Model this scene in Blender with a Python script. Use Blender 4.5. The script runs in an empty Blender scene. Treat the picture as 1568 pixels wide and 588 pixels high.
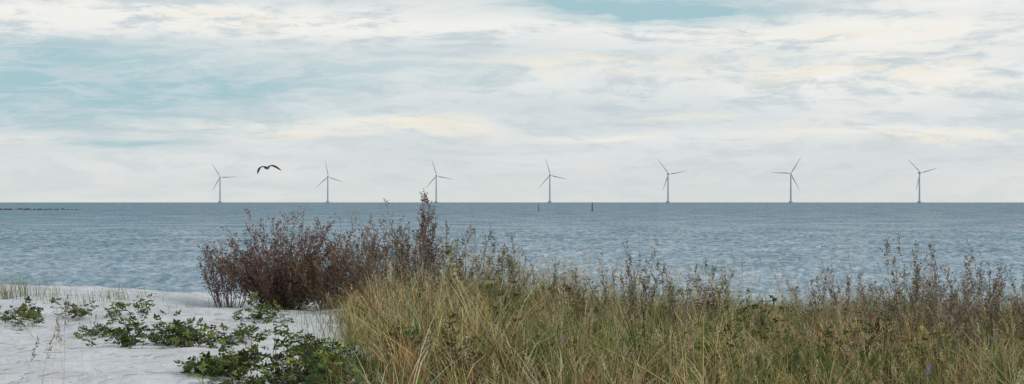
import bpy, math, numpy as np
from mathutils import Vector, Matrix
rng = np.random.default_rng(7)
scene = bpy.context.scene
F = 3267.0      # focal length in units of 1/1568 frame width
EYE = 4.5

def lin(r, g, b):
    f = lambda c: (c/255)/12.92 if c/255 <= 0.04045 else ((c/255+0.055)/1.055)**2.4
    return (f(r), f(g), f(b))

# ------------------------------------------------------------------ noise
_g = np.random.default_rng(3).random((256, 256))
def vn(x, y, o=0):
    x = np.asarray(x, float)+17.3*o+1000; y = np.asarray(y, float)+31.7*o+1000
    xi = np.floor(x).astype(int); yi = np.floor(y).astype(int)
    fx = x-xi; fy = y-yi
    fx = fx*fx*(3-2*fx); fy = fy*fy*(3-2*fy)
    a = _g[xi % 256, yi % 256]; b = _g[(xi+1) % 256, yi % 256]
    c = _g[xi % 256, (yi+1) % 256]; d = _g[(xi+1) % 256, (yi+1) % 256]
    return (a*(1-fx)+b*fx)*(1-fy)+(c*(1-fx)+d*fx)*fy
def sst(a, b, x):
    t = np.clip((np.asarray(x, float)-a)/(b-a), 0, 1)
    return t*t*(3-2*t)

def H(x, y):
    x = np.asarray(x, float); y = np.asarray(y, float)
    u = x*22/np.maximum(y, 8)
    z = 3.31-0.34*sst(-1.9, 1.6, u)-0.08*sst(2, 6, u)
    z = z+0.16*(vn(x*.55, y*.33, 1)-.5)+0.07*(vn(x*1.7, y*1.1, 2)-.5)+0.04*(vn(x*4.5, y*3, 3)-.5)
    z = z-0.5*sst(11, 5, y)
    yc = y+2.0*(vn(x*.3, y*0, 5)-.5)
    t = sst(27.5, 62, yc)
    z = z*(1-t)+0.25*t
    z = z-np.clip((y-60)*0.055, 0, 6)
    return z
def grass_edge(d):      # lateral position (frame units) where the sand gives way to grass
    return 535+70*(vn(d*.7, d*0, 8)-.5)+sst(22, 12, d)*35
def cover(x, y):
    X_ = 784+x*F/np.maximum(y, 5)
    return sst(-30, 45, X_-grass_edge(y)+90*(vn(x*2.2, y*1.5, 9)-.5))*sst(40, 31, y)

# ------------------------------------------------------------------ mesh helpers
def new_mesh(name, V, Q, col=None, smooth=False, mat=None, parent=None):
    me = bpy.data.meshes.new(name)
    V = np.asarray(V, np.float32); Q = np.asarray(Q, np.int32)
    k = Q.shape[1]
    me.vertices.add(len(V)); me.vertices.foreach_set('co', V.ravel())
    me.loops.add(Q.size); me.loops.foreach_set('vertex_index', Q.ravel())
    me.polygons.add(len(Q))
    me.polygons.foreach_set('loop_start', np.arange(0, Q.size, k, dtype=np.int32))
    me.polygons.foreach_set('loop_total', np.full(len(Q), k, np.int32))
    if smooth:
        me.polygons.foreach_set('use_smooth', np.ones(len(Q), bool))
    me.update(calc_edges=True)
    if col is not None:
        a = me.color_attributes.new('Col', 'FLOAT_COLOR', 'POINT')
        c = np.ones((len(V), 4), np.float32); c[:, :3] = col
        a.data.foreach_set('color', c.ravel())
    ob = bpy.data.objects.new(name, me)
    scene.collection.objects.link(ob)
    if mat: me.materials.append(mat)
    if parent: ob.parent = parent
    return ob

class Acc:
    def __init__(s): s.V = []; s.Q = []; s.C = []; s.n = 0
    def add(s, V, Q, C):
        s.V.append(V); s.Q.append(Q+s.n); s.C.append(C); s.n += len(V)
    def merge(s, o):
        s.V += o.V; s.Q += [q+s.n for q in o.Q]; s.C += o.C; s.n += o.n
    def build(s, name, mat):
        return new_mesh(name, np.concatenate(s.V), np.concatenate(s.Q), np.clip(np.concatenate(s.C), 0, .8), False, mat)

def norm(v): return v/np.maximum(np.linalg.norm(v, axis=-1, keepdims=True), 1e-9)
def rdir(n, up=0.0):
    v = rng.normal(size=(n, 3)); v[:, 2] += up
    return norm(v)

def ribbon(acc, P, W, S, C):
    N, K, _ = P.shape
    if S.ndim == 2: S = S[:, None, :]
    L = P-S*W[..., None]/2; R = P+S*W[..., None]/2
    V = np.stack([L, R], 2).reshape(-1, 3)
    base = (np.arange(N)*K*2)[:, None]+(np.arange(K-1)*2)[None, :]
    Q = np.stack([base, base+1, base+3, base+2], -1).reshape(-1, 4)
    if C.ndim == 2: C = np.repeat(C[:, None, :], K, 1)
    acc.add(V, Q, np.repeat(C, 2, axis=1).reshape(-1, 3))

def leafq(acc, O, D, S, L, W, C):
    D = norm(D); S = norm(S-D*np.sum(S*D, -1, keepdims=True))
    L = np.asarray(L)[:, None]; W = np.asarray(W)[:, None]
    a = O; b = O+D*L*.45+S*W/2; c = O+D*L; d = O+D*L*.45-S*W/2
    V = np.stack([a, b, c, d], 1).reshape(-1, 3)
    Q = np.arange(len(O)*4).reshape(-1, 4)
    acc.add(V, Q, np.repeat(C, 4, 0))

def leaf2(acc, O, D, S, L, W, C, fold=0.25):
    D = norm(D); S = norm(S-D*np.sum(S*D, -1, keepdims=True)); N = np.cross(D, S)
    L = np.asarray(L)[:, None]; W = np.asarray(W)[:, None]
    up = N*W*fold
    a = O; t = O+D*L-N*L*.12
    l1 = O+D*L*.28+S*W*.46+up; l2 = O+D*L*.68+S*W*.40+up*.8
    r1 = O+D*L*.28-S*W*.46+up; r2 = O+D*L*.68-S*W*.40+up*.8
    V = np.stack([a, l1, l2, t, r2, r1], 1).reshape(-1, 3)
    b = (np.arange(len(O))*6)[:, None]
    Q = np.concatenate([b+np.array([[0, 1, 2, 3]]), b+np.array([[0, 3, 4, 5]])], 0)
    acc.add(V, Q, np.repeat(C, 6, 0))

def cmix(cols, n, jit=.15):
    cols = np.array(cols); i = rng.integers(0, len(cols), n); j = rng.integers(0, len(cols), n)
    t = rng.random((n, 1))*.5
    c = cols[i]*(1-t)+cols[j]*t
    return c*(1+jit*rng.normal(size=(n, 1))).clip(.4, 1.8)

# ------------------------------------------------------------------ materials
def base_mat(name):
    m = bpy.data.materials.new(name); m.use_nodes = True
    nt = m.node_tree; nt.nodes.clear()
    out = nt.nodes.new('ShaderNodeOutputMaterial')
    return m, nt, out
def simple(name, col, rough=.6, nscale=3, namt=.2, metallic=0):
    m, nt, out = base_mat(name)
    p = nt.nodes.new('ShaderNodeBsdfPrincipled'); p.inputs['Roughness'].default_value = rough
    p.inputs['Metallic'].default_value = metallic
    tc = nt.nodes.new('ShaderNodeTexCoord'); n = nt.nodes.new('ShaderNodeTexNoise')
    n.inputs['Scale'].default_value = nscale; n.inputs['Detail'].default_value = 5
    nt.links.new(tc.outputs['Object'], n.inputs['Vector'])
    r = nt.nodes.new('ShaderNodeValToRGB')
    r.color_ramp.elements[0].position = .3; r.color_ramp.elements[1].position = .7
    r.color_ramp.elements[0].color = (*[c*(1-namt) for c in col], 1)
    r.color_ramp.elements[1].color = (*[min(1, c*(1+namt)) for c in col], 1)
    nt.links.new(n.outputs['Fac'], r.inputs[0]); nt.links.new(r.outputs[0], p.inputs['Base Color'])
    nt.links.new(p.outputs[0], out.inputs[0])
    return m
def foliage(name, transl=.3, rough=.65, spec=.25):
    m, nt, out = base_mat(name)
    at = nt.nodes.new('ShaderNodeAttribute'); at.attribute_name = 'Col'
    tc = nt.nodes.new('ShaderNodeTexCoord'); n = nt.nodes.new('ShaderNodeTexNoise')
    n.inputs['Scale'].default_value = 9; n.inputs['Detail'].default_value = 1
    nt.links.new(tc.outputs['Object'], n.inputs['Vector'])
    mr = nt.nodes.new('ShaderNodeMapRange'); mr.inputs['To Min'].default_value = .6; mr.inputs['To Max'].default_value = 1.4
    nt.links.new(n.outputs['Fac'], mr.inputs['Value'])
    mul = nt.nodes.new('ShaderNodeVectorMath'); mul.operation = 'SCALE'
    nt.links.new(at.outputs['Color'], mul.inputs[0]); nt.links.new(mr.outputs[0], mul.inputs['Scale'])
    p = nt.nodes.new('ShaderNodeBsdfPrincipled'); p.inputs['Roughness'].default_value = rough
    p.inputs['Specular IOR Level'].default_value = spec
    nt.links.new(mul.outputs[0], p.inputs['Base Color'])
    t = nt.nodes.new('ShaderNodeBsdfTranslucent'); nt.links.new(mul.outputs[0], t.inputs['Color'])
    mx = nt.nodes.new('ShaderNodeMixShader'); mx.inputs[0].default_value = transl
    nt.links.new(p.outputs[0], mx.inputs[1]); nt.links.new(t.outputs[0], mx.inputs[2])
    nt.links.new(mx.outputs[0], out.inputs[0])
    return m

# sand
def sand_mat():
    m, nt, out = base_mat('pale_beach_sand')
    L = nt.links.new
    p = nt.nodes.new('ShaderNodeBsdfPrincipled'); p.inputs['Roughness'].default_value = .95
    p.inputs['Specular IOR Level'].default_value = .1
    tc = nt.nodes.new('ShaderNodeTexCoord')
    n1 = nt.nodes.new('ShaderNodeTexNoise'); n1.inputs['Scale'].default_value = 2.2; n1.inputs['Detail'].default_value = 6; n1.inputs['Roughness'].default_value = .65
    n2 = nt.nodes.new('ShaderNodeTexNoise'); n2.inputs['Scale'].default_value = 38; n2.inputs['Detail'].default_value = 4; n2.inputs['Roughness'].default_value = .7
    L(tc.outputs['Object'], n1.inputs['Vector']); L(tc.outputs['Object'], n2.inputs['Vector'])
    r = nt.nodes.new('ShaderNodeValToRGB'); e = r.color_ramp.elements
    e[0].position = .3; e[0].color = (.52, .535, .55, 1); e[1].position = .62; e[1].color = (.67, .685, .70, 1)
    L(n1.outputs['Fac'], r.inputs[0])
    r2 = nt.nodes.new('ShaderNodeValToRGB'); e = r2.color_ramp.elements
    e[0].position = .28; e[0].color = (.55, .52, .48, 1); e[1].position = .45; e[1].color = (1, 1, 1, 1)
    L(n2.outputs['Fac'], r2.inputs[0])
    mm = nt.nodes.new('ShaderNodeMix'); mm.data_type = 'RGBA'; mm.blend_type = 'MULTIPLY'; mm.inputs[0].default_value = .6
    L(r.outputs[0], mm.inputs[6]); L(r2.outputs[0], mm.inputs[7])
    at = nt.nodes.new('ShaderNodeAttribute'); at.attribute_name = 'Col'
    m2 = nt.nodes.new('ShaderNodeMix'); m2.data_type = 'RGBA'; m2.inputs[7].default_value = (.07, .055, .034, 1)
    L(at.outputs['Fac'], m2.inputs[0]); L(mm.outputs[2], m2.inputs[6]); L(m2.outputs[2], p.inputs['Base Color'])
    b = nt.nodes.new('ShaderNodeBump'); b.inputs['Strength'].default_value = .9; b.inputs['Distance'].default_value = .10
    b2 = nt.nodes.new('ShaderNodeBump'); b2.inputs['Strength'].default_value = .6; b2.inputs['Distance'].default_value = .01
    n3 = nt.nodes.new('ShaderNodeTexNoise'); n3.inputs['Scale'].default_value = 5; n3.inputs['Detail'].default_value = 4
    L(tc.outputs['Object'], n3.inputs['Vector']); L(n3.outputs['Fac'], b.inputs['Height'])
    L(n2.outputs['Fac'], b2.inputs['Height']); L(b.outputs[0], b2.inputs['Normal']); L(b2.outputs[0], p.inputs['Normal'])
    L(p.outputs[0], out.inputs[0])
    return m

def water_mat():
    m, nt, out = base_mat('sea_water')
    L = nt.links.new
    def V(op, a, b=None, s=None):
        n = nt.nodes.new('ShaderNodeVectorMath'); n.operation = op
        L(a, n.inputs[0])
        if b is not None:
            if isinstance(b, tuple): n.inputs[1].default_value = b
            else: L(b, n.inputs[1])
        if s is not None: n.inputs['Scale'].default_value = s
        return n.outputs[0]
    def M(op, a, b):
        n = nt.nodes.new('ShaderNodeMath'); n.operation = op
        for i, v in enumerate((a, b)):
            if isinstance(v, (int, float)): n.inputs[i].default_value = v
            else: L(v, n.inputs[i])
        return n.outputs[0]
    def MR(v, a, b, c, d, smooth=False):
        n = nt.nodes.new('ShaderNodeMapRange'); L(v, n.inputs['Value'])
        if smooth: n.interpolation_type = 'SMOOTHSTEP'
        for k, q in zip(('From Min', 'From Max', 'To Min', 'To Max'), (a, b, c, d)): n.inputs[k].default_value = q
        return n.outputs[0]
    geo = nt.nodes.new('ShaderNodeNewGeometry'); pos = geo.outputs['Position']
    def noise(vec, sc, det, rough=.6):
        n = nt.nodes.new('ShaderNodeTexNoise'); n.inputs['Scale'].default_value = sc
        n.inputs['Detail'].default_value = det; n.inputs['Roughness'].default_value = rough
        L(vec, n.inputs['Vector']); return n
    a = noise(V('MULTIPLY', pos, (.8, 1.0, 0.0)), 1.6, 2, .65)
    s = V('MULTIPLY', V('SUBTRACT', a.outputs['Color'], (.5, .5, .5)), (.5, .8, 0))
    N = V('NORMALIZE', V('ADD', geo.outputs['Normal'], s))
    f1 = noise(V('MULTIPLY', pos, (1.0, .40, 0.0)), 1.2, 3, .7)     # wavelets
    f2 = noise(V('MULTIPLY', pos, (.5, .28, 0.0)), .16, 5, .8)     # wind streaks and chop groups
    ff = M('ADD', M('MULTIPLY', M('SUBTRACT', f1.outputs['Fac'], .5), 1.9), M('MULTIPLY', M('SUBTRACT', f2.outputs['Fac'], .5), 1.3))
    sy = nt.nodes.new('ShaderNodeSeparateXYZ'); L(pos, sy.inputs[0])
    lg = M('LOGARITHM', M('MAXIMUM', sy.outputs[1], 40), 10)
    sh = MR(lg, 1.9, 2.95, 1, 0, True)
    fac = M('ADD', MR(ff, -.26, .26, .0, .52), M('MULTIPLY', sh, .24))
    c = noise(V('MULTIPLY', pos, (.004, .012, 0)), 1, 3)
    r = nt.nodes.new('ShaderNodeValToRGB'); e = r.color_ramp.elements
    e[0].position = .35; e[0].color = (.045, .13, .19, 1); e[1].position = .65; e[1].color = (.075, .175, .235, 1)
    L(c.outputs['Fac'], r.inputs[0])
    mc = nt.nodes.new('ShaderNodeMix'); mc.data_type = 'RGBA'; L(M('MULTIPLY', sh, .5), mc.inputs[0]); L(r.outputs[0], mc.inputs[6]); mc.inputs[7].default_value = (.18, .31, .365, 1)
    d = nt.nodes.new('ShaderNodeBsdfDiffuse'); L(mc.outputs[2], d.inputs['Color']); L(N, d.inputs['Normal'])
    g = nt.nodes.new('ShaderNodeBsdfGlossy'); g.inputs['Roughness'].default_value = .14; g.inputs['Color'].default_value = (.97, .98, 1, 1)
    L(N, g.inputs['Normal'])
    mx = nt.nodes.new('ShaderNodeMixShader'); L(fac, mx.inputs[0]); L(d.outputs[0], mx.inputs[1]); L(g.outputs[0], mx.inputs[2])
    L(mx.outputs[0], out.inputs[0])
    return m

# ------------------------------------------------------------------ ground
def axis(fine0, fine1, step, lo, hi, g=1.25):
    a = list(np.arange(fine0, fine1+1e-6, step))
    s = step; v = a[-1]
    while v < hi: s *= g; v += s; a.append(min(v, hi))
    s = step; v = a[0]; pre = []
    while v > lo: s *= g; v -= s; pre.append(max(v, lo))
    return np.array(pre[::-1]+a)
xs = axis(-8, 8, .045, -3000, 3000); ys = axis(9, 34, .07, -3000, 130)
X, Y = np.meshgrid(xs, ys)
Z = H(X, Y)
nx = len(xs); ny = len(ys)
i = (np.arange(ny-1)[:, None]*nx+np.arange(nx-1)[None, :]).ravel()
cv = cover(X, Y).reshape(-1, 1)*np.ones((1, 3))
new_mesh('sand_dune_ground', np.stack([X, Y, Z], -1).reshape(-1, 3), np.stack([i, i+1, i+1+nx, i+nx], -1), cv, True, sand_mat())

# ------------------------------------------------------------------ sea (with the Earth's curvature)
rr = [45.0]
while rr[-1] < 14000:
    r = rr[-1]; k = .01 if r < 72 else (.0024 if r < 330 else .012)
    rr.append(r*(1+k))
rr = np.array(rr)
fa = np.radians(15.2)
th = np.concatenate([np.linspace(-1.45, -fa, 40)[:-1], np.linspace(-fa, fa, 640), np.linspace(fa, 1.45, 40)[1:]])
R, T = np.meshgrid(rr, th, indexing='ij')
SX = R*np.sin(T); SY = R*np.cos(T)
sp = np.gradient(rr)[:, None]
SZ = np.zeros_like(R)
wr = np.random.default_rng(11)
NW = 60
dang = np.where(np.abs(T) > fa, .03*R, .0012*R)
for k in range(NW):
    lam = 0.55*(3.2/0.55)**(k/(NW-1)) * wr.uniform(.9, 1.1)
    d = math.radians(-98+wr.normal()*50)
    ph = wr.uniform(0, 6.28)
    amp = .28*lam/(2*math.pi)*math.sqrt(2/NW)*(1 if lam < 2 else .7)
    fade = sst(1.5, 3.2, lam/np.maximum(sp, dang))
    arg = 2*math.pi/lam*(SX*math.cos(d)+SY*math.sin(d))+ph
    s = np.sin(arg)
    SZ += amp*fade*(s+.25*np.cos(2*arg))
SZ *= .6+.8*vn(SX*.12, SY*.06, 40)
SZ -= R**2/(2*6.371e6)
nr, nt_ = R.shape
i = (np.arange(nr-1)[:, None]*nt_+np.arange(nt_-1)[None, :]).ravel()
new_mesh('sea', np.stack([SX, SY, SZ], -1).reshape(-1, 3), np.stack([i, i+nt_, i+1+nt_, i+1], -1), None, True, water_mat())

# ------------------------------------------------------------------ wind turbines
backlit_paint = simple('turbine_backlit_paint', (.42, .48, .51), .5, .05, .05)  # white towers greyed: distance haze and backlit shade put into the colour
conc = simple('concrete', (.32, .36, .38), .8, .3, .15)
def lathe(name, prof, n, mat, parent=None, cap=True):
    V = []; Q = []
    for (r, z) in prof:
        for j in range(n):
            a = 2*math.pi*j/n; V.append((r*math.cos(a), r*math.sin(a), z))
    for k in range(len(prof)-1):
        for j in range(n):
            Q.append((k*n+j, k*n+(j+1) % n, (k+1)*n+(j+1) % n, (k+1)*n+j))
    return new_mesh(name, V, Q, None, True, mat, parent)
def loft(name, secs, n, mat, parent=None):
    V = []; Q = []
    for c, u, v in secs:
        for j in range(n):
            a = 2*math.pi*j/n
            V.append(tuple(c[q]+u[q]*math.cos(a)+v[q]*math.sin(a) for q in range(3)))
    for k in range(len(secs)-1):
        for j in range(n):
            Q.append((k*n+j, k*n+(j+1) % n, (k+1)*n+(j+1) % n, (k+1)*n+j))
    return new_mesh(name, V, Q, None, True, mat, parent)
def turbine(X, hubpx, ang, yaw):
    d = 66.5*F/hubpx
    x = (X-784)/F*d; z0 = -(d*d+x*x)/(2*6.371e6)
    e = bpy.data.objects.new('wind_turbine', None); scene.collection.objects.link(e)
    e.location = (x, d, z0); e.rotation_euler = (0, 0, math.radians(yaw))
    lathe('foundation', [(0.1, -3), (5.5, -3), (5.5, 1.2), (3.4, 3.0), (3.4, 3.9), (0.1, 4.0)], 20, conc, e)
    lathe('tower', [(2.1, 4.0), (1.95, 20), (1.75, 40), (1.45, 60), (1.3, 66.3), (.05, 66.4)], 20, backlit_paint, e)
    na = loft('nacelle', [((0, y, 68), (w, 0, 0), (0, 0, h)) for y, w, h in
        [(-4.3, .1, .1), (-4.2, 1.3, 1.3), (-3.2, 1.6, 1.7), (0, 1.7, 1.8), (5, 1.7, 1.7), (8, 1.4, 1.4), (8.6, .8, .8), (8.7, .05, .05)]], 14, backlit_paint, e)
    hub = loft('hub', [((0, y, 68), (w, 0, 0), (0, 0, w)) for y, w in
        [(-7.6, .05), (-7.3, .8), (-6.6, 1.3), (-5.6, 1.5), (-4.5, 1.4), (-4.25, .05)]], 14, backlit_paint, e)
    for k in range(3):
        secs = []
        for t, ch, tk in [(0, 1.1, 1.1), (.05, 1.2, 1.1), (.12, 2.0, .8), (.2, 2.9, .6), (.35, 2.5, .42), (.55, 1.9, .3), (.75, 1.4, .2), (.92, .95, .12), (.99, .5, .06), (1.0, .05, .02)]:
            tw = math.radians(14*(1-t))
            c = (ch*.18*(t > .1), 0, 1.0+t*42)
            secs.append((c, (ch/2*math.cos(tw), ch/2*math.sin(tw), 0), (-tk*math.sin(tw), tk*math.cos(tw), 0)))
        b = loft('blade_%d' % (k+1), secs, 10, backlit_paint, e)
        b.location = (0, -5.8, 68)
        b.rotation_euler = (0, math.radians(90-(ang+120*k)), 0)
for X_, hp, an, yw in [(337, 38, 121, 12), (502, 38.5, 101, 16), (668, 40, 108, 14), (842, 41, 107, 12),
                     (1023, 42.8, 129, 14), (1211, 43.8, 58, -10), (1408, 44.8, 135, 12)]:
    turbine(X_, hp, an, yw)

# ------------------------------------------------------------------ sea marks
def seapt(X, Y):
    d = EYE*F/(Y-306.1); return ((X-784)/F*d, d)
red = simple('red_paint', (.26, .05, .04), .6); green = simple('green_paint', (.03, .12, .08), .5)
def spar(name, X, Y, h, r, mat):
    x, d = seapt(X, Y)
    e = bpy.data.objects.new(name, None); scene.collection.objects.link(e); e.location = (x, d, 0)
    lathe('float', [(.05, -1), (r*1.3, -1), (r*1.3, .5), (r, .8), (r*.9, h*.8), (r*.9, h*.81), (.05, h*.82)], 14, mat, e)
    lathe('topmark', [(.05, h*.8), (r*.35, h*.8), (r*.35, h*.9), (r*1.0, h*.9), (r*1.0, h), (.05, h+.02)], 14, mat, e)
spar('red_spar_buoy', 907, 323, 3.5, .25, red)
spar('green_spar_buoy', 825, 322.5, 2.7, .17, green)

# ------------------------------------------------------------------ rocks
rockm = simple('dark_rock', (.085, .075, .07), .85, 1.2, .5)
mossr = simple('weedy_rock', (.085, .075, .04), .85, 3, .5)
def rocks(name, items, mat):
    import bmesh
    bm = bmesh.new()
    for (x, y, z, sx, sy, sz) in items:
        r = bmesh.ops.create_icosphere(bm, subdivisions=3, radius=1)
        rot = rng.uniform(0, 6.28)
        sd = rng.uniform(0, 50)
        for v in r['verts']:
            p = v.co
            k = .75+.5*float(vn(p.x*1.6+sd, p.y*1.6+p.z*1.3))+.15*float(vn(p.x*4+sd, p.y*4+p.z*3))
            q = Vector((p.x*k*sx, p.y*k*sy, p.z*k*sz))
            q = Matrix.Rotation(rot if sx == sy else 0, 3, 'Z') @ q
            v.co = q+Vector((x, y, z))
    me = bpy.data.meshes.new(name); bm.to_mesh(me); bm.free(); me.materials.append(mat)
    ob = bpy.data.objects.new(name, me); scene.collection.objects.link(ob)
    return ob
items = []
for k in range(150):
    t = rng.random()
    X_ = -260+378*t
    x, d = seapt(X_, 320.8+rng.normal()*.35)
    s = rng.uniform(.25, .75)*(1.0-.4*sst(.75, 1, t))
    items.append((x, d, -.05, s*1.7, s*1.6, s*.75))
rocks('rock_breakwater', items, rockm)
x, d = seapt(1168, 482)
rocks('shore_boulder', [(x, d, 0.08, .95, .6, .28), (x-.6, d+.3, 0, .5, .5, .2), (x+.75, d, 0, .4, .4, .17)], mossr)

# ------------------------------------------------------------------ gull
def gull():
    e = bpy.data.objects.new('gull', None); scene.collection.objects.link(e)
    dgull = 110; e.location = ((409-784)/F*dgull, dgull, EYE+(306-257)/F*dgull)
    e.rotation_euler = (math.radians(-6), math.radians(-7), math.radians(36))
    bodym = simple('gull_body_feathers', (.20, .20, .20), .8, 8, .2)
    wingm = simple('gull_wing_feathers', (.035, .038, .045), .8, 8, .4)
    beakm = simple('gull_beak', (.5, .33, .05), .5)
    loft('body', [((0, y, z), (w, 0, 0), (0, 0, h)) for y, z, w, h in
        [(-.27, .02, .01, .005), (-.24, .018, .035, .02), (-.16, .0, .06, .05), (-.05, -.015, .08, .075), (.06, -.012, .078, .072),
         (.14, .005, .055, .055), (.19, .022, .042, .044), (.235, .028, .042, .044), (.265, .022, .028, .028), (.28, .018, .008, .01)]], 14, bodym, e)
    loft('beak', [((0, y, z), (w, 0, 0), (0, 0, w)) for y, z, w in [(.27, .02, .013), (.30, .016, .010), (.325, .008, .004), (.33, .004, .001)]], 8, beakm, e)
    V = []; Q = []
    for j in range(7):
        a = math.radians(-24+8*j)
        V += [(.03*math.sin(a)*2, -.2, .02), (.2*math.sin(a), -.24-.15*math.cos(a), .022+.003*(j % 2))]
    for j in range(6): Q.append((2*j, 2*j+1, 2*j+3, 2*j+2))
    new_mesh('tail', V, Q, None, False, bodym, e)
    for side in (-1, 1):
        st = [(.05, .03, .12, -.14), (.16, .08, .16, -.14), (.30, .10, .18, -.12), (.42, .05, .15, -.14), (.54, -.05, .07, -.16), (.63, -.15, -.03, -.19), (.685, -.22, -.14, -.19)]
        V = []; n = 8
        for (s, z, f, b) in st:
            for j in range(n):
                t = j/(n-1)
                y = f+(b-f)*t
                cam = .022*math.sin(math.pi*min(1, t*1.1))*(1-s*.8)
                V.append((side*s, y, z+cam))
        Q = []
        for k in range(len(st)-1):
            for j in range(n-1):
                a = k*n+j; Q.append((a, a+1, a+n+1, a+n))
        o = new_mesh('wing_%s' % ('right' if side > 0 else 'left'), V, Q, None, True, wingm, e)
        md = o.modifiers.new('t', 'SOLIDIFY'); md.thickness = .018; md.offset = 0
        V = []; Q = []
        for j in range(6):
            t = j/5
            bx = .50+.17*t; bz = -.02-.18*t
            base = Vector((side*bx, .02-.12*t, bz)); tip = Vector((side*(bx+.03+.02*t), -.2-.03*t, bz-.05-.02*t))
            w = Vector((side*.02, 0, -.02))
            k = len(V); V += [base-w, base+w, tip+w*.3, tip-w*.3]; Q.append((k, k+1, k+2, k+3))
        new_mesh('primaries_%s' % ('right' if side > 0 else 'left'), V, Q, None, False, wingm, e)
gull()

# ------------------------------------------------------------------ vegetation
grassm = foliage('dry_grass_blades', .35, .6, .3)
leafm = foliage('green_leaves', .25, .5, .35)
twigm = foliage('woody_twigs', .12, .8, .15)

def px2x(X, d): return (X-784)/F*d
def gpt(X, Y):
    d = 20.0
    for _ in range(30):
        z = float(H(px2x(X, d), d)); d = .5*d+.5*(EYE-z)*F/(Y-306)
        d = min(max(d, 8), 40)
    return px2x(X, d), d

G_TAN = lin(240, 220, 172); G_STR = lin(220, 192, 130); G_OL = lin(154, 154, 84); G_GR = lin(108, 130, 64); G_BR = lin(148, 106, 74); G_RD = lin(158, 92, 68); G_DK = lin(66, 78, 42)

def grass(acc, bx, by, h, w, cols, leanamt=.35, K=6, wind=(-.10, .0), dark=.38):
    n = len(bx)
    bz = H(bx, by)-.02
    az = rng.uniform(0, 2*math.pi, n)
    le = np.abs(rng.normal(size=n))*leanamt*h
    dx = np.cos(az)*le+wind[0]*h; dy = np.sin(az)*le+wind[1]*h
    t = np.linspace(0, 1, K)[None, :]
    pw = rng.uniform(1.2, 2.6, n)[:, None]
    droop = (rng.random(n)**1.6*.55)[:, None]
    P = np.stack([bx[:, None]+dx[:, None]*t**pw, by[:, None]+dy[:, None]*t**pw,
                  bz[:, None]+h[:, None]*(t-droop*t**3)], -1)
    fa_ = az+math.pi/2+rng.normal(size=n)*.6
    S = np.stack([np.cos(fa_), np.sin(fa_), np.zeros(n)], -1)
    W = w[:, None]*(1-t**2.2*.93)
    C = cols[:, None, :]*(dark+(1-dark)*np.minimum(1, t*1.4))[..., None]  # self-shadowing painted in: blade colour darkens towards the base
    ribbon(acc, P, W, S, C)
    return P

def scatter(n, d0, d1, X0, X1):
    d = np.sqrt(rng.random(n)*(d1**2-d0**2)+d0**2)
    return rng.uniform(X0, X1, n), d
pal = np.array([G_TAN, G_STR, G_OL, G_GR, G_BR, G_RD, G_DK])
def ttop(X_):
    return np.interp(X_, [500, 560, 620, 700, 850, 1000, 1100, 1180, 1260, 1350, 1450, 1600], [.40, .68, .90, .96, 1.0, .9, .94, .66, .72, .78, .76, .82])
def sward(NT, nb, hlo, hhi, lean, wlo, whi, d0=9.5, d1=28.5, greens=1.0, rad0=.04, vary=.3, tjit=.2):
    acc = Acc()
    Xt, dt = scatter(NT, d0, d1, 450, 1700)
    xt = px2x(Xt, dt)
    keep = (rng.random(NT) < cover(xt, dt))
    keep &= rng.random(NT) < (.15+1.3*vn(xt*2.1, dt*1.4, 33))
    Xt = Xt[keep]; dt = dt[keep]; xt = xt[keep]; m = len(xt)
    n = m*nb
    rad = rng.gamma(2, rad0, n); a = rng.uniform(0, 6.28, n)
    bx = np.repeat(xt, nb)+rad*np.cos(a); by = np.repeat(dt, nb)+rad*np.sin(a)
    hm = hlo+(hhi-hlo)*(.6*vn(bx*.9, by*.7, 11)+.4*vn(bx*3, by*3, 12))
    hm *= np.repeat(ttop(Xt), nb)
    h = hm*np.repeat(rng.uniform(.45, 1.4, m), nb)*rng.uniform(.5, 1.1, n)
    v = sst(.3, .7, vn(xt*.9, dt*.6, 21)); v2 = vn(xt*1.3+9, dt*.8, 22)
    red_z = sst(760, 600, Xt)*.5+sst(.5, .8, v2)*.5
    idx = np.zeros(m, int)
    for q in range(m):
        pr = np.array([.19*(1.25-v[q]), .20*(1.2-.7*v[q]), .36*(.35+v[q])*greens, .38*(.25+v[q])*greens, .07+red_z[q]*.2, .03+red_z[q]*.17, .12])
        pr /= pr.sum(); idx[q] = rng.choice(7, p=pr)
    tb = (1+tjit*rng.normal(size=(m, 1))).clip(.45, 1.5)
    col = (pal[idx]*tb)[np.repeat(np.arange(m), nb)]
    alt = pal[rng.integers(0, 4, n)]
    col = np.where(rng.random((n, 1)) < vary, alt, col)*(1+.2*rng.normal(size=(n, 1))).clip(.5, 1.6)
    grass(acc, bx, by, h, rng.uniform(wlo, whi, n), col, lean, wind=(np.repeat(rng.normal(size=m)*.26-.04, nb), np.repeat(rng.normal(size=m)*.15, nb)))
    return acc
A1 = sward(4200, 11, .36, .72, .42, .003, .007, tjit=.28, vary=.22)
A1.merge(sward(2300, 13, .30, .66, .85, .006, .012, 12, 28, 1.3, .03, .15, .32))
A1.merge(sward(620, 20, .55, .84, .5, .005, .010, 11, 27, .45, .022, .06, .15))
A1.build('dune_grass', grassm)

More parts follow.
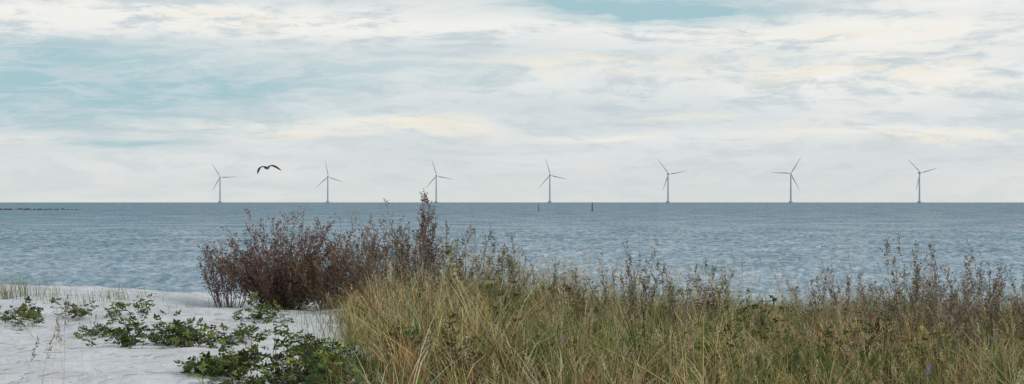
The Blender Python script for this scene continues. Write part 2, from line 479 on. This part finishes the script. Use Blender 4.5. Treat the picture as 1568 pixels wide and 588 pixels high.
def stalks(acc, X_, d, hh, cols, head=.14, nl=26, w=.0026, spread=.018, ls=.014):
    n = len(X_); bx = px2x(X_, d); by = d; bz = H(bx, by)
    K = 7; t = np.linspace(0, 1, K)[None, :]
    az = rng.uniform(0, 6.28, n); le = rng.uniform(.03, .35, n)*hh
    P = np.stack([bx[:, None]+(np.cos(az)*le-.05*hh)[:, None]*t**2, by[:, None]+(np.sin(az)*le)[:, None]*t**2, bz[:, None]+hh[:, None]*(t-.06*t**3)], -1)
    S = rdir(n); S[:, 2] = 0; S = norm(S)
    ribbon(acc, P, np.full((n, K), w)*(1.2-.6*t), S, cols)
    ti = 1-rng.random((n, nl))*np.minimum(.5, head/hh)[:, None]
    f = ti*(K-1); k = np.minimum(f.astype(int), K-2); fr = (f-k)[..., None]
    ar = np.arange(n)[:, None]
    O = P[ar, k]*(1-fr)+P[ar, k+1]*fr
    tg = norm(P[:, -1]-P[:, -3])[:, None, :]
    prof = ((1-ti)*hh[:, None]/head*.8+.2)[..., None]
    off = rng.normal(size=(n, nl, 3))*spread*prof
    O = (O+off).reshape(-1, 3)
    D = (tg+.35*rng.normal(size=(n, nl, 3))).reshape(-1, 3)
    leafq(acc, O, D, rdir(len(O)), rng.uniform(.7, 1.3, len(O))*ls, rng.uniform(.7, 1.3, len(O))*ls*.4, np.repeat(cols*.95, nl, 0))
acc = Acc()
n = 900
X_, d_ = scatter(n, 12, 28, 575, 1600)
stalks(acc, X_, d_, rng.uniform(.45, .92, n)*ttop(X_), cmix([G_TAN, G_STR, lin(190, 155, 140), lin(215, 195, 160)], n), .13)
n = 260
X_, d_ = scatter(n, 19, 28, 620, 1600)
stalks(acc, X_, d_, rng.uniform(.68, 1.0, n), cmix([lin(160, 140, 110), lin(180, 150, 130), lin(200, 180, 140)], n), .15, 18, .0024, .014, .014)
XX = np.array([1092, 1100, 1112, 1122, 1198, 1214, 1225, 1436, 1444, 860, 850, 905, 1030, 720, 1290, 1500, 1338.])
n = len(XX)
stalks(acc, XX, rng.uniform(15, 19, n), np.array([.98, 1.02, .96, 1.0, .93, 1.02, .98, 1.15, 1.1, .9, .85, .88, .85, .95, .9, .9, .85]), cmix([lin(150, 125, 115), lin(165, 145, 120)], n), .16, 34, .0026, .022, .016)
acc.build('grass_seed_stalks', grassm)

acc = Acc()
def sparse(Xc, Yc, rx, ry, n, h0, h1, pal, lean=.6, w=.004):
    x, d = gpt(Xc, Yc)
    bx = x+rng.normal(size=n)*rx; by = d+rng.normal(size=n)*ry
    grass(acc, bx, by, rng.uniform(h0, h1, n), rng.uniform(.6, 1.2, n)*w, cmix(pal, n), lean, 7)
palg = [G_OL, G_GR, G_DK, G_STR, G_DK]
for a in [(10, 457, .30, .5, 190, .18, .42), (60, 458, .25, .5, 110, .12, .32), (-40, 457, .4, .5, 200, .16, .4), (180, 459, .2, .4, 100, .1, .28), (330, 470, .4, .5, 45, .08, .2), (120, 458, .3, .4, 80, .08, .24),
          (500, 500, .25, 1.2, 110, .15, .35), (530, 540, .2, 1.2, 160, .2, .4), (240, 475, .3, .6, 60, .06, .18), (520, 480, .2, .6, 140, .15, .38),
          (135, 480, .25, .5, 30, .06, .15), (555, 575, .14, .6, 140, .2, .4), (300, 500, .8, 1.5, 50, .04, .12), (60, 500, .4, 1, 60, .06, .16), (560, 600, .2, .8, 160, .2, .45)]:
    sparse(*a, palg)
acc.build('marram_grass_tufts', grassm)
acc = Acc()
XX = np.array([62., 80, 98, 112, 128, 96, 140, 40])
stalks(acc, XX, rng.uniform(11.5, 13.5, 8), np.array([.50, .55, .62, .66, .6, .52, .5, .42]), cmix([lin(140, 135, 120), lin(160, 150, 130)], 8), .2, 30, .003, .012, .02)
acc.build('foreground_grass_stalks', grassm)

# ---- leafy creeping rose patches
R1 = lin(78, 100, 42); R2 = lin(104, 128, 54); R3 = lin(54, 74, 36); R4 = lin(148, 150, 76); R5 = lin(136, 92, 54)
def leafy(name, Xc, Yc, halfpx, h, n, ry=.5, pal=(R1, R2, R3, R1, R3, R4), ls=.042):
    acc = Acc()
    x0, d0 = gpt(Xc, Yc); rx = halfpx/F*d0
    ns = max(6, n//13)
    a = rng.uniform(0, 6.28, ns); rad = np.sqrt(rng.random(ns))*rng.uniform(.7, 1.2, ns)
    sx = x0+rad*np.cos(a)*rx; sy = d0+rad*np.sin(a)*ry
    kp = vn(sx*5, sy*3, 55) > .3
    if kp.sum() > 5: sx = sx[kp]; sy = sy[kp]; rad = rad[kp]; ns = len(sx)
    lump = .35+1.1*vn(sx*4, sy*3, 31)
    sh = np.maximum(.03, h*lump*(1-.55*rad**2)*rng.uniform(.6, 1.2, ns))
    K = 5; t = np.linspace(0, 1, K)[None, :]
    az = rng.uniform(0, 6.28, ns); ln = rng.uniform(.06, .24, ns)
    sz = H(sx, sy)-.01
    P = np.stack([sx[:, None]+(np.cos(az)*ln)[:, None]*t, sy[:, None]+(np.sin(az)*ln)[:, None]*t, sz[:, None]+sh[:, None]*np.sin(t*1.45)], -1)
    ribbon(acc, P, np.full((ns, K), .004), norm(rdir(ns)*[1, 1, .1]), np.tile(np.array(lin(110, 80, 55)), (ns, 1)))
    m = 8
    tt = rng.uniform(.15, 1, (ns, m)); f = tt*(K-1); k = np.minimum(f.astype(int), K-2); fr = (f-k)[..., None]
    ar = np.arange(ns)[:, None]
    O = (P[ar, k]*(1-fr)+P[ar, k+1]*fr).reshape(-1, 3)
    nn = len(O)
    D = rdir(nn)*[1, 1, .35]+[0, 0, .12]; D = norm(D)
    side = norm(np.cross(D, np.array([0, 0, 1.])+rng.normal(size=(nn, 3))*.45))
    pet = rng.uniform(.02, .05, nn)[:, None]
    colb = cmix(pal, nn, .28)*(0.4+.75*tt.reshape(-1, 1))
    O2 = O+D*pet
    s = ls*rng.uniform(.6, 1.2, nn)
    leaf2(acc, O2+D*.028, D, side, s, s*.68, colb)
    for sg in (-1, 1):
        for q, (o, sc) in enumerate([(.024, .85), (.0, .7)]):
            dd = norm(D*.5+side*sg)
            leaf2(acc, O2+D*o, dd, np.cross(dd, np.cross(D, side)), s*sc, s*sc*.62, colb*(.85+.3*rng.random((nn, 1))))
    return acc.build(name, leafm)
for a in [(75, 492, 62, .15, 340, .8), (20, 480, 30, .10, 100, .5), (195, 482, 36, .20, 220, .5), (172, 512, 28, .11, 140, .5), (235, 530, 85, .19, 700, .6), (300, 527, 40, .15, 220, .5),
          (366, 522, 16, .13, 90, .25), (403, 492, 28, .2, 230, .4), (335, 575, 42, .17, 340, .5), (430, 592, 105, .34, 1250, .8), (505, 585, 60, .26, 480, .8), (540, 610, 70, .28, 360, .6)]:
    leafy('beach_rose_plant', *a)
for a in [(760, 520, 60, .60, 600, .8, (R1, R3, G_OL, R2)), (700, 515, 40, .66, 440, .6, (R1, R3, G_OL, R4)), (1060, 520, 50, .70, 760, .8, (lin(110, 70, 50), R3, lin(130, 84, 56), R1)),
          (880, 530, 45, .56, 300, .6, (R3, R1, R5)), (1160, 530, 60, .48, 400, .8, (R1, R3, R2)), (1330, 560, 80, .50, 500, .8, (R5, R1, lin(140, 76, 48), R3)),
          (1500, 560, 80, .54, 520, .8, (R1, R5, R3, lin(150, 80, 54))), (620, 560, 50, .48, 260, .6, (R1, R5, R3)), (950, 560, 60, .5, 400, .6, (R1, R2, R3)), (800, 580, 60, .5, 360, .6, (R1, R4, R3)), (1230, 580, 60, .48, 400, .6, (R1, R4, R3)),
          (1420, 585, 70, .5, 360, .6, (R1, R5, R4)), (1100, 590, 60, .5, 300, .6, (R1, R3, R4)), (700, 590, 60, .5, 300, .6, (R1, R3, R5))]:
    leafy('wild_rose_bush', a[0], a[1], a[2], a[3], a[4], a[5], a[6])

# ---- branching herb / shrub
def branch_plant(name, x0, d0, Hh, rx, ry, nst, ntw, nlf, pal, tw_len=.2, leaf=.018, r0=.1, tilt=65, w0=.008, tmin=.2, up=.5, lowcol=.6, lw=.45, acc=None):
    own = acc is None
    if own: acc = Acc()
    zg = float(H(x0, d0))-.03
    K = 8; t = np.linspace(0, 1, K)[None, :]
    az = rng.uniform(0, 6.28, nst); ph = np.radians(tilt)*np.sqrt(rng.random(nst))
    Ls = rng.uniform(.68, 1.08, nst)
    ex = np.sin(ph)*np.cos(az)*rx*Ls; ey = np.sin(ph)*np.sin(az)*ry*Ls; ez = (np.cos(ph)**.6)*Hh*Ls
    ez = np.maximum(ez, .12)
    bx = x0+r0*np.cos(az)*rng.random(nst); by = d0+r0*np.sin(az)*rng.random(nst)
    cv = rng.uniform(.75, 1.3, nst)[:, None]
    wob = rng.normal(size=(nst, 2))*.02
    P = np.stack([bx[:, None]+ex[:, None]*t**cv+wob[:, :1]*np.sin(t*7), by[:, None]+ey[:, None]*t**cv+wob[:, 1:]*np.sin(t*6), zg+ez[:, None]*t], -1)
    S = norm(np.stack([np.ones(nst), rng.normal(size=nst)*.5, np.zeros(nst)], -1))
    cst = cmix(pal, nst, .1)*.8
    ribbon(acc, P, w0*(1.1-.85*t)*np.ones((nst, 1)), S, cst)
    tt = tmin+(1-tmin)*rng.random((nst, ntw))**.8
    f = tt*(K-1); k = np.minimum(f.astype(int), K-2); fr = (f-k)[..., None]; ar = np.arange(nst)[:, None]
    O = P[ar, k]*(1-fr)+P[ar, k+1]*fr
    tg = norm(P[ar, k+1]-P[ar, k])
    D = norm(tg*.75+.75*norm(rng.normal(size=tg.shape))+np.array([0, 0, up*.5]))
    Lt = tw_len*(1.15-.75*tt)*rng.uniform(.4, 1.3, tt.shape)
    O = O.reshape(-1, 3); D = D.reshape(-1, 3); Lt = Lt.reshape(-1)
    n2 = len(O); K2 = 4; t2 = np.linspace(0, 1, K2)[None, :]
    P2 = O[:, None]+D[:, None]*(Lt[:, None]*t2)[..., None]
    P2[..., 2] += (Lt[:, None]*.3*t2**2)*up
    P2[..., 2] = np.maximum(P2[..., 2], zg+.03)
    ctw = cmix(pal, n2, .12)
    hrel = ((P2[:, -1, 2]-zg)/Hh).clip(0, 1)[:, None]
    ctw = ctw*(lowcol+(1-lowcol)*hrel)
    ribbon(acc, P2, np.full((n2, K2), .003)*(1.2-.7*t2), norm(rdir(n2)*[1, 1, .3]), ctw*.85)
    t3 = rng.random((n2, nlf))**.8; f = t3*(K2-1); k = np.minimum(f.astype(int), K2-2); fr = (f-k)[..., None]; ar = np.arange(n2)[:, None]
    O3 = (P2[ar, k]*(1-fr)+P2[ar, k+1]*fr).reshape(-1, 3)
    D3 = norm(np.repeat(D, nlf, 0)*.6+rdir(len(O3))*.9)
    s = leaf*rng.uniform(.5, 1.4, len(O3))
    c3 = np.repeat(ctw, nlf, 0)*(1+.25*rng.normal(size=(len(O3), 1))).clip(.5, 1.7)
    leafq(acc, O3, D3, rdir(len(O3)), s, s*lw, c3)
    if own: return acc.build(name, twigm)

P_DK = lin(126, 102, 90); P_RD = lin(148, 112, 98); P_MV = lin(154, 136, 128); P_OL = lin(132, 128, 86); P_GY = lin(158, 154, 136); P_PK = lin(180, 154, 144)
dark = [P_DK, P_RD, P_DK, lin(112, 90, 80), P_MV, P_RD, lin(118, 108, 78)]
d = 24.0
acc = Acc()
branch_plant('', px2x(425, d), d, 1.12, .88, .7, 115, 16, 9, dark, .26, .026, .15, 72, .010, .15, acc=acc)
branch_plant('', px2x(352, d), d, .80, .32, .4, 26, 14, 9, dark, .22, .024, .15, 60, .009, .12, acc=acc)
branch_plant('', px2x(440, d), d, .68, .5, .5, 70, 14, 9, dark, .22, .03, .15, 75, .010, .1, acc=acc)
acc.build('sea_buckthorn_shrub', twigm)
branch_plant('sea_buckthorn_shrub', px2x(505, d-.3), d-.3, .84, .58, .5, 64, 16, 9, dark+[P_OL], .22, .025, .15, 70, .009, .12)
branch_plant('sea_buckthorn_shrub', px2x(545, d+.4), d+.4, 1.05, .46, .5, 28, 15, 8, dark+[P_OL], .2, .023, .15, 60, .009, .2)
air = [P_MV, P_DK, P_OL, P_GY, P_RD]
d = 22.6
branch_plant('mugwort_shrub', px2x(635, d), d, 1.16, .60, .5, 50, 15, 9, air, .20, .022, .2, 55, .007, .22)
branch_plant('mugwort_shrub', px2x(590, d+.3), d+.3, 1.08, .50, .4, 34, 14, 9, air, .20, .022, .2, 55, .007, .22)
branch_plant('mugwort_shrub', px2x(690, d-.3), d-.3, .92, .50, .4, 38, 13, 9, [P_OL, P_GY, P_MV, P_OL], .17, .02, .2, 55, .006, .22)
branch_plant('mugwort_shrub', px2x(655, d-.2), d-.2, 1.36, .14, .2, 6, 22, 10, dark, .18, .024, .04, 25, .008, .3)
her = [P_MV, P_GY, P_PK, P_OL]
for X_, d, hh, r, n in [(745, 22, 1.0, .30, 8), (785, 22.5, .98, .28, 8), (770, 21, .84, .3, 7), (940, 22, .98, .38, 9), (985, 22.4, 1.05, .34, 10), (905, 22, .80, .3, 6), (1035, 22, .84, .3, 6), (1095, 22, .92, .36, 9),
                       (1390, 20.5, 1.28, .36, 8), (1450, 20.3, 1.26, .36, 8), (1435, 21, 1.02, .4, 9), (1495, 21, 1.10, .38, 11), (1530, 21.5, 1.06, .38, 10), (1562, 21, 1.12, .38, 11), (1275, 21, .98, .30, 4), (1245, 21, .76, .3, 5),
                       (1320, 21, .84, .35, 6), (845, 22, .84, .3, 6), (1180, 22, .60, .3, 5), (1400, 20, .90, .5, 11), (1600, 21, 1.05, .4, 10), (1345, 20.5, .98, .3, 4), (1470, 20, .86, .5, 14)]:
    branch_plant('mugwort_plant', px2x(X_, d), d, hh, r*1.15, r, n, 18, 9, her if X_ > 1200 else [P_MV, P_GY, P_OL, P_OL], .18, .023, .05, 46, .007, .3, .8)

# ---- small purple flowers
acc = Acc()
for X_, Y_, d in [(868, 456, 20), (1420, 570, 14), (865, 521, 15), (1424, 562, 14.2), (724, 436, 21), (1015, 432, 21), (1300, 540, 16), (690, 520, 17), (1520, 520, 17)]:
    c = np.array([px2x(X_, d), d, EYE-(Y_-306)/F*d])
    n = 40; D = rdir(n, .6)
    leafq(acc, np.tile(c, (n, 1)), D, rdir(n), np.full(n, .022), np.full(n, .008), cmix([lin(165, 135, 178), lin(195, 165, 205)], n))
    zg = float(H(c[0]+.05, d)); t = np.linspace(0, 1, 5)[:, None]
    P = np.array([c[0]+.05, d, zg])*(1-t)+c*t
    ribbon(acc, P[None], np.full((1, 5), .004), np.array([[1., 0, 0]]), np.array([G_GR]))
acc.build('purple_knapweed_flowers', leafm)

# ---- debris on the sand
acc = Acc()
n = 520
X_ = rng.uniform(-80, 620, n); d = rng.uniform(12.5, 27, n)
x = px2x(X_, d)
a = rng.uniform(0, 6.28, n); L_ = rng.uniform(.02, .16, n)
D = np.stack([np.cos(a), np.sin(a), np.zeros(n)], -1)
P = np.stack([x, d, x*0], -1)[:, None]+D[:, None]*(L_[:, None]*np.linspace(0, 1, 3)[None])[..., None]
P[..., 2] = H(P[..., 0], P[..., 1])+.007
ribbon(acc, P, np.full((n, 3), .004), np.stack([-D[:, 1]*.6, D[:, 0]*.6, np.full(n, .7)], -1), cmix([G_BR, G_DK, G_STR], n))
acc.build('dry_twig_litter', twigm)

# ------------------------------------------------------------------ world sky
w = bpy.data.worlds.new('World'); scene.world = w; w.use_nodes = True
try:
    w.cycles.sampling_method = 'MANUAL'; w.cycles.sample_map_resolution = 256
except Exception: pass
nt = w.node_tree; nt.nodes.clear(); L = nt.links.new
SUN_EL, SUN_AZ = 38, 108
def M(op, a, b=None, c=None, clamp=False):
    n = nt.nodes.new('ShaderNodeMath'); n.operation = op; n.use_clamp = clamp
    for i, v in enumerate([a, b, c]):
        if v is None: continue
        if isinstance(v, (int, float)): n.inputs[i].default_value = v
        else: L(v, n.inputs[i])
    return n.outputs[0]
def MIX(f, a, b):
    n = nt.nodes.new('ShaderNodeMix'); n.data_type = 'RGBA'
    for s, v in ((0, f), (6, a), (7, b)):
        if isinstance(v, (int, float)): n.inputs[s].default_value = v
        elif isinstance(v, tuple): n.inputs[s].default_value = (*v, 1)
        else: L(v, n.inputs[s])
    return n.outputs[2]
def SS(a, b, v):
    n = nt.nodes.new('ShaderNodeMapRange'); n.interpolation_type = 'SMOOTHSTEP'
    n.inputs['From Min'].default_value = a; n.inputs['From Max'].default_value = b
    L(v, n.inputs['Value']); return n.outputs[0]
tc = nt.nodes.new('ShaderNodeTexCoord'); sx = nt.nodes.new('ShaderNodeSeparateXYZ'); L(tc.outputs['Generated'], sx.inputs[0])
az = M('ARCTAN2', sx.outputs[0], sx.outputs[1]); el = M('ARCSINE', sx.outputs[2])
def comb(x, y, z=0.0):
    c = nt.nodes.new('ShaderNodeCombineXYZ')
    for i, v in enumerate((x, y, z)):
        if isinstance(v, (int, float)): c.inputs[i].default_value = v
        else: L(v, c.inputs[i])
    return c.outputs[0]
def NZ(vec, sc, det=6, rough=.55, dist=0):
    n = nt.nodes.new('ShaderNodeTexNoise'); n.inputs['Scale'].default_value = sc; n.inputs['Detail'].default_value = det
    n.inputs['Roughness'].default_value = rough; n.inputs['Distortion'].default_value = dist
    L(vec, n.inputs['Vector']); return n
elc = M('DIVIDE', el, M('ADD', M('MULTIPLY', M('ABSOLUTE', el), 3.0), 1.0))
P1 = comb(az, M('MULTIPLY', elc, 5.5), .3)
wn = NZ(P1, 9, 3, .6)
sep = nt.nodes.new('ShaderNodeSeparateColor'); L(wn.outputs['Color'], sep.inputs[0])
wx = M('MULTIPLY', M('SUBTRACT', sep.outputs[0], .5), .06)
wy = M('MULTIPLY', M('SUBTRACT', sep.outputs[1], .5), .018)
waz = M('ADD', az, wx); wel = M('ADD', el, wy)
def blob(X, Y, rx, ry):
    a = M('DIVIDE', M('SUBTRACT', waz, (X-784)/F), rx/F); b = M('DIVIDE', M('SUBTRACT', wel, (306-Y)/F), ry/F)
    return M('EXPONENT', M('MULTIPLY', M('ADD', M('MULTIPLY', a, a), M('MULTIPLY', b, b)), -1))
def SUM(items):
    r = None
    for s, bl in items:
        v = M('MULTIPLY', blob(*bl), s); r = v if r is None else M('ADD', r, v)
    return r
n_big = NZ(comb(waz, M('MULTIPLY', wel, 6), 1.7), 7, 5, .55).outputs['Fac']
n_fine = NZ(comb(waz, M('MULTIPLY', wel, 4.5), 5.1), 34, 6, .66).outputs['Fac']
n_wisp = NZ(comb(waz, M('MULTIPLY', wel, 7), 9.1), 28, 6, .68).outputs['Fac']
base = MIX(SS(.0, .05, el), lin(215, 220, 221), lin(208, 218, 222))
base = MIX(SS(.38, .72, n_big), base, lin(225, 229, 229))
base = MIX(M('MULTIPLY', SS(.55, .35, n_fine), .42), base, lin(186, 200, 208))
sky = nt.nodes.new('ShaderNodeTexSky'); sky.sky_type = 'NISHITA'; sky.sun_disc = False
sky.sun_elevation = math.radians(SUN_EL); sky.sun_rotation = math.radians(SUN_AZ)
nis = nt.nodes.new('ShaderNodeVectorMath'); nis.operation = 'SCALE'; nis.inputs['Scale'].default_value = .1; L(sky.outputs[0], nis.inputs[0])
blue_c = MIX(.12, lin(165, 200, 210), nis.outputs[0])
blue = SUM([(.75, (20, 125, 300, 46)), (.75, (300, 140, 300, 36)), (.55, (110, 85, 190, 16)), (.5, (60, 180, 260, 18)), (1.7, (980, 14, 150, 20)), (.8, (850, 6, 60, 12)), (1.1, (205, 224, 80, 12)), (.35, (640, 115, 240, 24)),
            (.3, (1060, 290, 400, 16)), (.25, (300, 285, 300, 20)), (.5, (1200, 92, 70, 12))])
bf = M('MULTIPLY', blue, M('ADD', .4, M('MULTIPLY', SS(.62, .38, n_wisp), .7)), clamp=True)
white = SUM([(1.4, (250, 24, 420, 28)), (.8, (650, 50, 320, 24)), (1.3, (1250, 50, 330, 30)), (1.2, (1350, 120, 330, 40)), (.5, (450, 190, 260, 16)), (.6, (820, 130, 160, 22)), (.5, (60, 55, 120, 14)),
             (.6, (900, 212, 110, 7)), (.6, (640, 185, 160, 12)), (.6, (30, 214, 90, 10)), (.8, (1400, 205, 230, 10)), (.8, (1450, 8, 160, 14))])
wf = M('MULTIPLY', white, SS(.36, .58, n_fine), clamp=True)
base = MIX(M('MULTIPLY', wf, .9), base, lin(244, 243, 238))
base = MIX(bf, base, blue_c)
cream = SUM([(1.4, (470, 196, 240, 13)), (1.0, (640, 190, 120, 14)), (1.4, (1380, 207, 260, 13)), (1.1, (1120, 182, 150, 10)), (1.1, (1450, 110, 220, 26)), (1.1, (860, 108, 150, 10)), (1.1, (900, 211, 90, 5)), (1.2, (10, 215, 80, 7)), (.9, (1250, 50, 200, 18)), (.8, (300, 26, 260, 18)), (.9, (1100, 110, 240, 16))])
cf = M('MULTIPLY', cream, SS(.42, .62, n_wisp), clamp=True)
base = MIX(M('MULTIPLY', cf, .8), base, lin(241, 235, 220))
base = MIX(M('MULTIPLY', SS(.035, .0, el), .5), base, lin(221, 222, 219))
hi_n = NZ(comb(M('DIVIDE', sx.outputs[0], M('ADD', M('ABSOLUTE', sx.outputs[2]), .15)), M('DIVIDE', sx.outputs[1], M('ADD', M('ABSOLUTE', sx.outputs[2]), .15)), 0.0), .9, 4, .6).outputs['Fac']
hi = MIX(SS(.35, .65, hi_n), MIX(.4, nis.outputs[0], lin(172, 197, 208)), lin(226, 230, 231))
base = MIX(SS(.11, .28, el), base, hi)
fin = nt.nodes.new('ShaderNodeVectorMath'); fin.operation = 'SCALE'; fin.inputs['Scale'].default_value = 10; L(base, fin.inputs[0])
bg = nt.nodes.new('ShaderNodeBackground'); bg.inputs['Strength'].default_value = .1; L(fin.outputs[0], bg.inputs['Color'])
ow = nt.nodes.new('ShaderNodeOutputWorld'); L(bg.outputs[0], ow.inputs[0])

sl = bpy.data.lights.new('sun', 'SUN'); sl.energy = 1.5; sl.angle = math.radians(10); sl.color = (1, .93, .82)
so = bpy.data.objects.new('sun', sl); scene.collection.objects.link(so)
e_, a_ = math.radians(SUN_EL), math.radians(SUN_AZ)
dirv = Vector((math.sin(a_)*math.cos(e_), math.cos(a_)*math.cos(e_), math.sin(e_)))
so.rotation_euler = dirv.to_track_quat('Z', 'Y').to_euler(); so.location = (20, 10, 30)

# ------------------------------------------------------------------ camera
cam = bpy.data.cameras.new('camera'); co = bpy.data.objects.new('camera', cam); scene.collection.objects.link(co)
cam.sensor_width = 36; cam.lens = F/1568*36; cam.clip_start = .1; cam.clip_end = 60000
co.location = (0, 0, EYE); co.rotation_euler = (math.pi/2+12/F, 0, 0)
scene.camera = co
scene.view_settings.view_transform = 'Standard'; scene.view_settings.look = 'None'
scene.view_settings.exposure = 0
